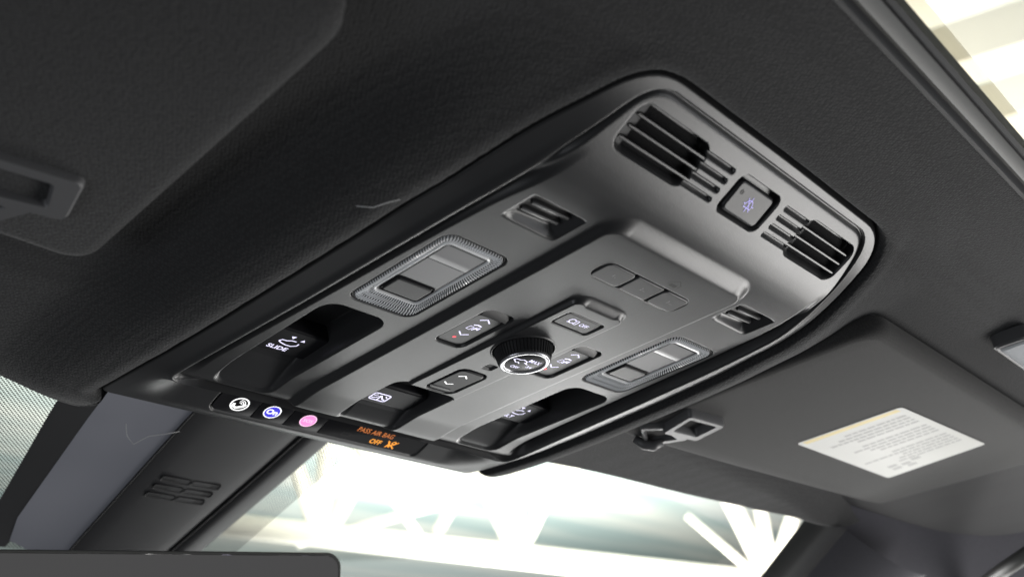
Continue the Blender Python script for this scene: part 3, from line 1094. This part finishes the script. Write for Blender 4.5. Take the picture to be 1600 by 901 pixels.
clip(vr, [(224, 420), (276, 416), (286, 456), (238, 462)], [(233, 426), (268, 423), (274, 448), (243, 451)],
     [(216, 470), (240, 452), (284, 462), (262, 498)], [(226, 472), (240, 461), (271, 468), (256, 489)], 4, -8,
     [(243, 496, -1), (250, 491, -7), (256, 485, -9), (261, 478, -6)])
clip(vl, [(-322, 414), (-315, 452), (-410, 470), (-412, 424)], [(-335, 424), (-329, 445), (-402, 459), (-403, 431)],
     [(-328, 455), (-348, 496), (-430, 512), (-428, 470)], [(-343, 462), (-355, 487), (-420, 500), (-418, 476)], 6, -4)

# vanity lamp in the lining above the right visor
vp = Plane((400, 186, 20))
vlamp = mesh('vanity_lamp', *loft([[vp(x, y, hh) for x, y in rr(20, 0, 96 - 2 * i_, 30 - 2 * i_, 6)] for i_, hh in ((0, -6), (0, 5), (1.5, 6.5), (3, 6.0))]), M['visorclip'], None, auto=40)
tag(vlamp, 'ribbed vanity lamp in the headliner at the right edge of the picture', 'lamp')
V_, F_ = [], []
for k in range(22):
    x = -20 + k * 3.9
    b_ = len(V_)
    V_ += [vp(x, -11, 6.1), vp(x + 1.5, -11, 8.2), vp(x + 3.0, -11, 6.1), vp(x, 11, 6.1), vp(x + 1.5, 11, 8.2), vp(x + 3.0, 11, 6.1)]
    F_ += [(b_, b_ + 1, b_ + 4, b_ + 3), (b_ + 1, b_ + 2, b_ + 5, b_ + 4)]
mesh('ribbed_lens', V_, F_, M['lens'], vlamp)


# ------------------------------------------------------------------ windshield, frit, sensor cover, mirror
def wz(v, u=0.0):
    return 58 - 0.257 * (v - 840) - 0.00012 * u * u


GU = np.linspace(-760, 800, 27)
GV = np.linspace(700, 1700, 21)
def sheet(name, f, us_, vs_, m, parent=None, off=0.0):
    V_ = [(u, v, f(v, u) + off) for u in us_ for v in vs_]
    nv = len(vs_)
    F_ = [(i * nv + j, i * nv + j + 1, (i + 1) * nv + j + 1, (i + 1) * nv + j) for i in range(len(us_) - 1) for j in range(nv - 1)]
    return mesh(name, V_, F_, m, parent, smooth=True)
ws = sheet('windshield', wz, GU, GV, M['glass'])
tag(ws, 'large raked windshield glass ahead of the overhead console', 'windshield')
sheet('dotted_band', wz, np.linspace(-520, 150, 12), np.linspace(705, 1080, 9), M['frit'], ws, -1.5)

# sensor cover running from the console down the glass to the mirror
cov = thing('sensor_cover', 'dark moulded sensor cover between console and rear-view mirror, with small vent slots', 'sensor cover', (0, 0, 0))
def loftpath(name, stations, m, parent, auto=None):
    V_, F_ = loft(stations, False, False, closed=False)
    return mesh(name, V_, F_, m, parent, smooth=auto is None, auto=auto)
def cz(v):
    return float(np.interp(v, [690, 780, 1005, 1060], [66, 45, -15, -32]))
st = []
for v in np.linspace(690, 1060, 26):
    zc = cz(v)
    e = wz(v, 130) - 3.5
    wL = float(np.interp(v, [690, 840, 1015, 1060], [-138, -128, -112, -100]))
    hw = float(np.interp(v, [690, 840, 1060], [62, 58, 50]))
    row = []
    for (a, f) in ((1.0, 1.0), (0.82, 0.86), (0.62, 0.70), (0.40, 0.50), (0.2, 0.26), (0.08, 0.10), (0, 0.0)):
        row.append((-hw + (wL + hw) * a, v, (zc + 4) + (e - zc - 4) * f))
    st.append(row)
loftpath('left_flank', st, M['shell'], cov)
st = []
for v in np.linspace(690, 1060, 26):
    hw = float(np.interp(v, [690, 840, 1060], [62, 58, 50]))
    zc = cz(v)
    st.append([(-hw + 2 * hw * k / 10, v, zc + 0.0 + 4.0 * abs(k / 5 - 1) ** 2.5 + (1.6 if k in (0, 10) else 0)) for k in range(11)])
loftpath('center_cover', st, M['cover'], cov)
st = []
for v in np.linspace(690, 1060, 26):
    hw = float(np.interp(v, [690, 840, 1060], [62, 58, 50]))
    zc = cz(v)
    st.append([(hw + 0.3, v, zc + 9), (hw + 0.6, v, zc + 3.6), (hw + 16, v, zc + 3.5), (hw + 34, v, zc + 7), (hw + 46, v, zc + 16), (hw + 52, v, wz(v) - 1)])
loftpath('right_flank', st, M['cover'], cov)
for sg_ in (-1, 1):
    pts = []
    for v in np.linspace(690, 1060, 26):
        hw = float(np.interp(v, [690, 840, 1060], [62, 58, 50]))
        pts.append((sg_ * (hw + 0.2), v, cz(v) + 3.6))
    tube('seam', pts, 1.3, M['black'], cov, 6)
# black border print beside the flank
V_, F_ = [], []
vv = np.linspace(700, 1075, 30)
for v in vv:
    wL = float(np.interp(v, [690, 840, 1015, 1060], [-138, -128, -112, -100]))
    V_ += [(wL - 34 + 0.05 * (v - 840), v, wz(v, wL - 30) - 3.2), (wL + 2, v, wz(v, wL) - 3.2)]
for i in range(len(vv) - 1):
    F_.append((2 * i, 2 * i + 1, 2 * i + 3, 2 * i + 2))
mesh('black_border', V_, F_, M['seal'], ws)
# vent slots in the cover
for r_ in range(3):
    for c_ in range(2):
        v0 = 866 + r_ * 15
        u0 = -34 + c_ * 33
        z0 = cz(v0 + 4) - 0.25
        z1 = cz(v0 + 12) - 0.25
        slo = (cz(v0 + 9) - cz(v0)) / 9
        pl = Plane((u0 + 15, v0 + 4.5, cz(v0 + 4.5) + 0.3), slo)
        mesh('vent_slot', *loft([[pl(x, y, hh) for x, y in rr(0, 0, 31 - 2 * i_, 9 - 2 * i_, 2)] for i_, hh in ((0, -2), (0, 0.9), (0.6, 0.4), (0.9, 0.0))]), M['black'], cov, auto=40)

# rear-view mirror
mir = thing('rear_view_mirror', 'frameless-edged rear-view mirror cut by the bottom left of the picture', 'mirror', (0, 0, 0))
rgt = Vector((80, 733, -71.5))
lft = Vector((-193, 819, -79))
ax = (rgt - lft).normalized()
nrm = Vector((-0.29, -0.93, -0.18))
nrm = (nrm - ax * nrm.dot(ax)).normalized()
dn = ax.cross(nrm).normalized()
if dn.z > 0:
    dn = -dn
cmid = rgt - ax * 160 + dn * 38
def mp_(x, y, h):
    return tuple(cmid + ax * x - dn * y + nrm * h)
def mring(ins, h, r=14):
    return [mp_(x, y, h) for x, y in rr(0, 0, 320 - 2 * ins, 76 - 2 * ins, r - ins * 0.6, 7)]
def fl(r):
    V_, F_ = r
    return V_, F_
mesh('mirror_housing', *loft([mring(24, -30), mring(8, -22), mring(1, -8), mring(0, 0), mring(0.6, 1.4), mring(2.2, 1.6)], cap0=True, cap1=True), M['black'], mir, auto=50)
mesh('mirror_rim', *loft([mring(0.2, 0.2), mring(0.5, 1.9), mring(1.6, 2.4), mring(2.6, 2.2)], cap1=False), M['rail'], mir, auto=50)
mesh('mirror_glass', *loft([mring(2.6, 1.9), mring(3.2, 2.0)]), M['mirror'], mir)

# ------------------------------------------------------------------ A-pillar on the right
pil = thing('pillar_trim', 'grey cloth-covered pillar trim at the lower right beside the windshield', 'pillar trim', (0, 0, 0))
st = []
for t in np.linspace(-0.15, 2.2, 16):
    c0 = Vector((722, 538, -30)) + Vector((95, 140, -42)) * t
    row = []
    for k in range(10):
        f_ = k / 9
        row.append(tuple(c0 + Vector((120, -40, -52)) * f_ + Vector((-0.2, -0.5, -0.8)) * (26 * math.sin(math.pi * f_) ** 0.8)))
    st.append(row)
loftpath('trim_cover', st, M['pillar'], pil)
st = []
for t in np.linspace(-0.15, 2.2, 12):
    c0 = Vector((722, 538, -30)) + Vector((95, 140, -42)) * t
    st.append([tuple(c0 + Vector(o_)) for o_ in ((4, 0, 2), (-10, 10, 4), (-16, 16, 12), (-12, 22, 40))])
loftpath('edge_seal', st, M['seal'], pil)

# lining rolling down over the door opening, right of the visor
CP = np.array([[(680, 525, 8), (796, 393, 14), (776, 280, 12)], [(750, 580, -42), (880, 442, -42), (879, 331, -50)], [(960, 640, -100), (985, 500, -95), (1010, 400, -110)]], float)
def bez(t):
    return np.array([(1 - t) ** 2, 2 * t * (1 - t), t * t])
st = []
for a_ in np.linspace(0, 1, 16):
    st.append([tuple(np.einsum('i,j,ijk->k', bez(a_), bez(b_), CP)) for b_ in np.linspace(0, 1.25, 20)])
V_, F_ = loft(st, False, False, closed=False)
structure(mesh('side_lining', V_, F_, M['pillar'], smooth=True))
ds = tube('door_seal', [(960, 480, -99), (905, 443, -94), (827, 381, -90), (735, 297, -84)], 9, M['rail'], None, 12)  # light-grey tube: the seal's highlight put into its colour
tag(ds, 'door seal with its highlight put into a pale colour, cut by the bottom right corner', 'door seal')

# ------------------------------------------------------------------ lint on the cloth and the cover
def fibre(name, pts, r, label):
    tag(tube(name, pts, r, M['lint'], None, 5), label, 'lint')
fibre('lint_fibre', [(-205, 345, -4), (-200, 337, -7), (-196, 330, -6), (-190, 327, -3), (-186, 326, -1)], 0.28, 'thin pale lint fibre on the cloth edge left of the console')
fibre('lint_fibre', [(-104, 812, 44), (-98, 820, 36), (-90, 822, 30), (-84, 806, 34), (-72, 798, 36), (-62, 790, 38)], 0.32, 'thin pale lint fibre lying on the sensor cover')

# ------------------------------------------------------------------ showroom roof seen through the glass
ce = mesh('showroom_ceiling', [(-30000, -30000, 6200), (60000, -30000, 6200), (60000, 60000, 6200), (-30000, 60000, 6200)], [(0, 1, 2, 3)], M['ceiling'])
structure(ce)
wl = mesh('showroom_wall', [(34000, -30000, -3000), (34000, 40000, -3000), (34000, 40000, 6200), (34000, -30000, 6200), (-30000, 40000, -3000), (-30000, 40000, 6200)], [(0, 1, 2, 3), (1, 4, 5, 2)], M['ceiling'])
structure(wl)


def member(name, a, b, r, parent):
    a, b = Vector(a) * 1000, Vector(b) * 1000
    return tube(name, [tuple(a), tuple(b)], r * 1000, M['beam'], parent, 14)


tr = thing('roof_truss', 'white steel roof truss with fanned struts seen through the windshield', 'roof truss', (0, 0, 0))
member('bottom_chord', (4.0, 10.05, 2.93), (9.6, 3.67, 1.15), 0.125, tr)
for a, b, r in (((5.32, 8.54, 3.5), (5.54, 8.3, 2.5), .07), ((5.6, 8.23, 3.45), (5.58, 8.25, 2.48), .075), ((5.98, 7.8, 3.39), (5.64, 8.18, 2.51), .07),
                ((6.68, 7.0, 3.03), (6.37, 7.35, 2.33), .05), ((6.7, 6.98, 2.95), (6.87, 6.78, 2.15), .07), ((6.96, 6.68, 2.91), (6.91, 6.74, 2.13), .07),
                ((7.24, 6.36, 2.83), (6.96, 6.68, 2.12), .065), ((8.41, 5.03, 2.37), (8.56, 4.86, 1.56), .075), ((8.61, 4.81, 2.24), (8.59, 4.83, 1.55), .055), ((8.81, 4.58, 2.11), (8.6, 4.82, 1.55), .06)):
    A, B = Vector(a), Vector(b)
    member('strut', tuple(B + (A - B) * 1.5), tuple(B), r * 1.2, tr)
tr2 = thing('roof_truss', 'slender cream roof truss standing behind the white one', 'roof truss', (0, 0, 0))
for a, b, r in (((6.54, 8.67, 3.49), (6.92, 8.24, 2.59), .045), ((9.42, 4.65, 2.07), (9.12, 4.99, 1.6), .045), ((8.67, 5.5, 2.14), (8.95, 5.18, 1.66), .04)):
    A, B = Vector(a), Vector(b)
    member('strut', tuple(B + (A - B) * 1.5), tuple(B), r, tr2)
member('tie_rod', (6.0, 9.3, 2.63), (9.2, 5.65, 3.48), 0.05, tr2)

# ceiling above the sunroof side: deep cream beams and a light strip
for i, (x, w, z) in enumerate(((4.75, 0.5, 4.0), (5.75, 0.35, 4.05), (6.85, 0.5, 4.1))):
    o = mesh('ceiling_beam', *loft([[((x - w / 2 + 0.9 * k) * 1000, (1.4 - 2.4 * k) * 1000, z * 1000), ((x + w / 2 + 0.9 * k) * 1000, (1.4 - 2.4 * k) * 1000, z * 1000),
                                     ((x + w / 2 + 0.9 * k) * 1000, (1.4 - 2.4 * k) * 1000, (z + 0.35) * 1000), ((x - w / 2 + 0.9 * k) * 1000, (1.4 - 2.4 * k) * 1000, (z + 0.35) * 1000)] for k in (-3, 3)], True, True), M['beam'])
    tag(o, ('cream ceiling beam nearest the sunroof edge, top right', 'narrow cream ceiling beam between two wider ones, top right', 'cream ceiling beam lowest in the top right corner')[i], 'ceiling beam', 'ceiling beams above the sunroof')

# ------------------------------------------------------------------ render settings
S.render.engine = 'CYCLES'
S.render.resolution_x = 1024
S.render.resolution_y = 576
S.cycles.use_denoising = True
S.cycles.max_bounces = 8
S.cycles.transparent_max_bounces = 12
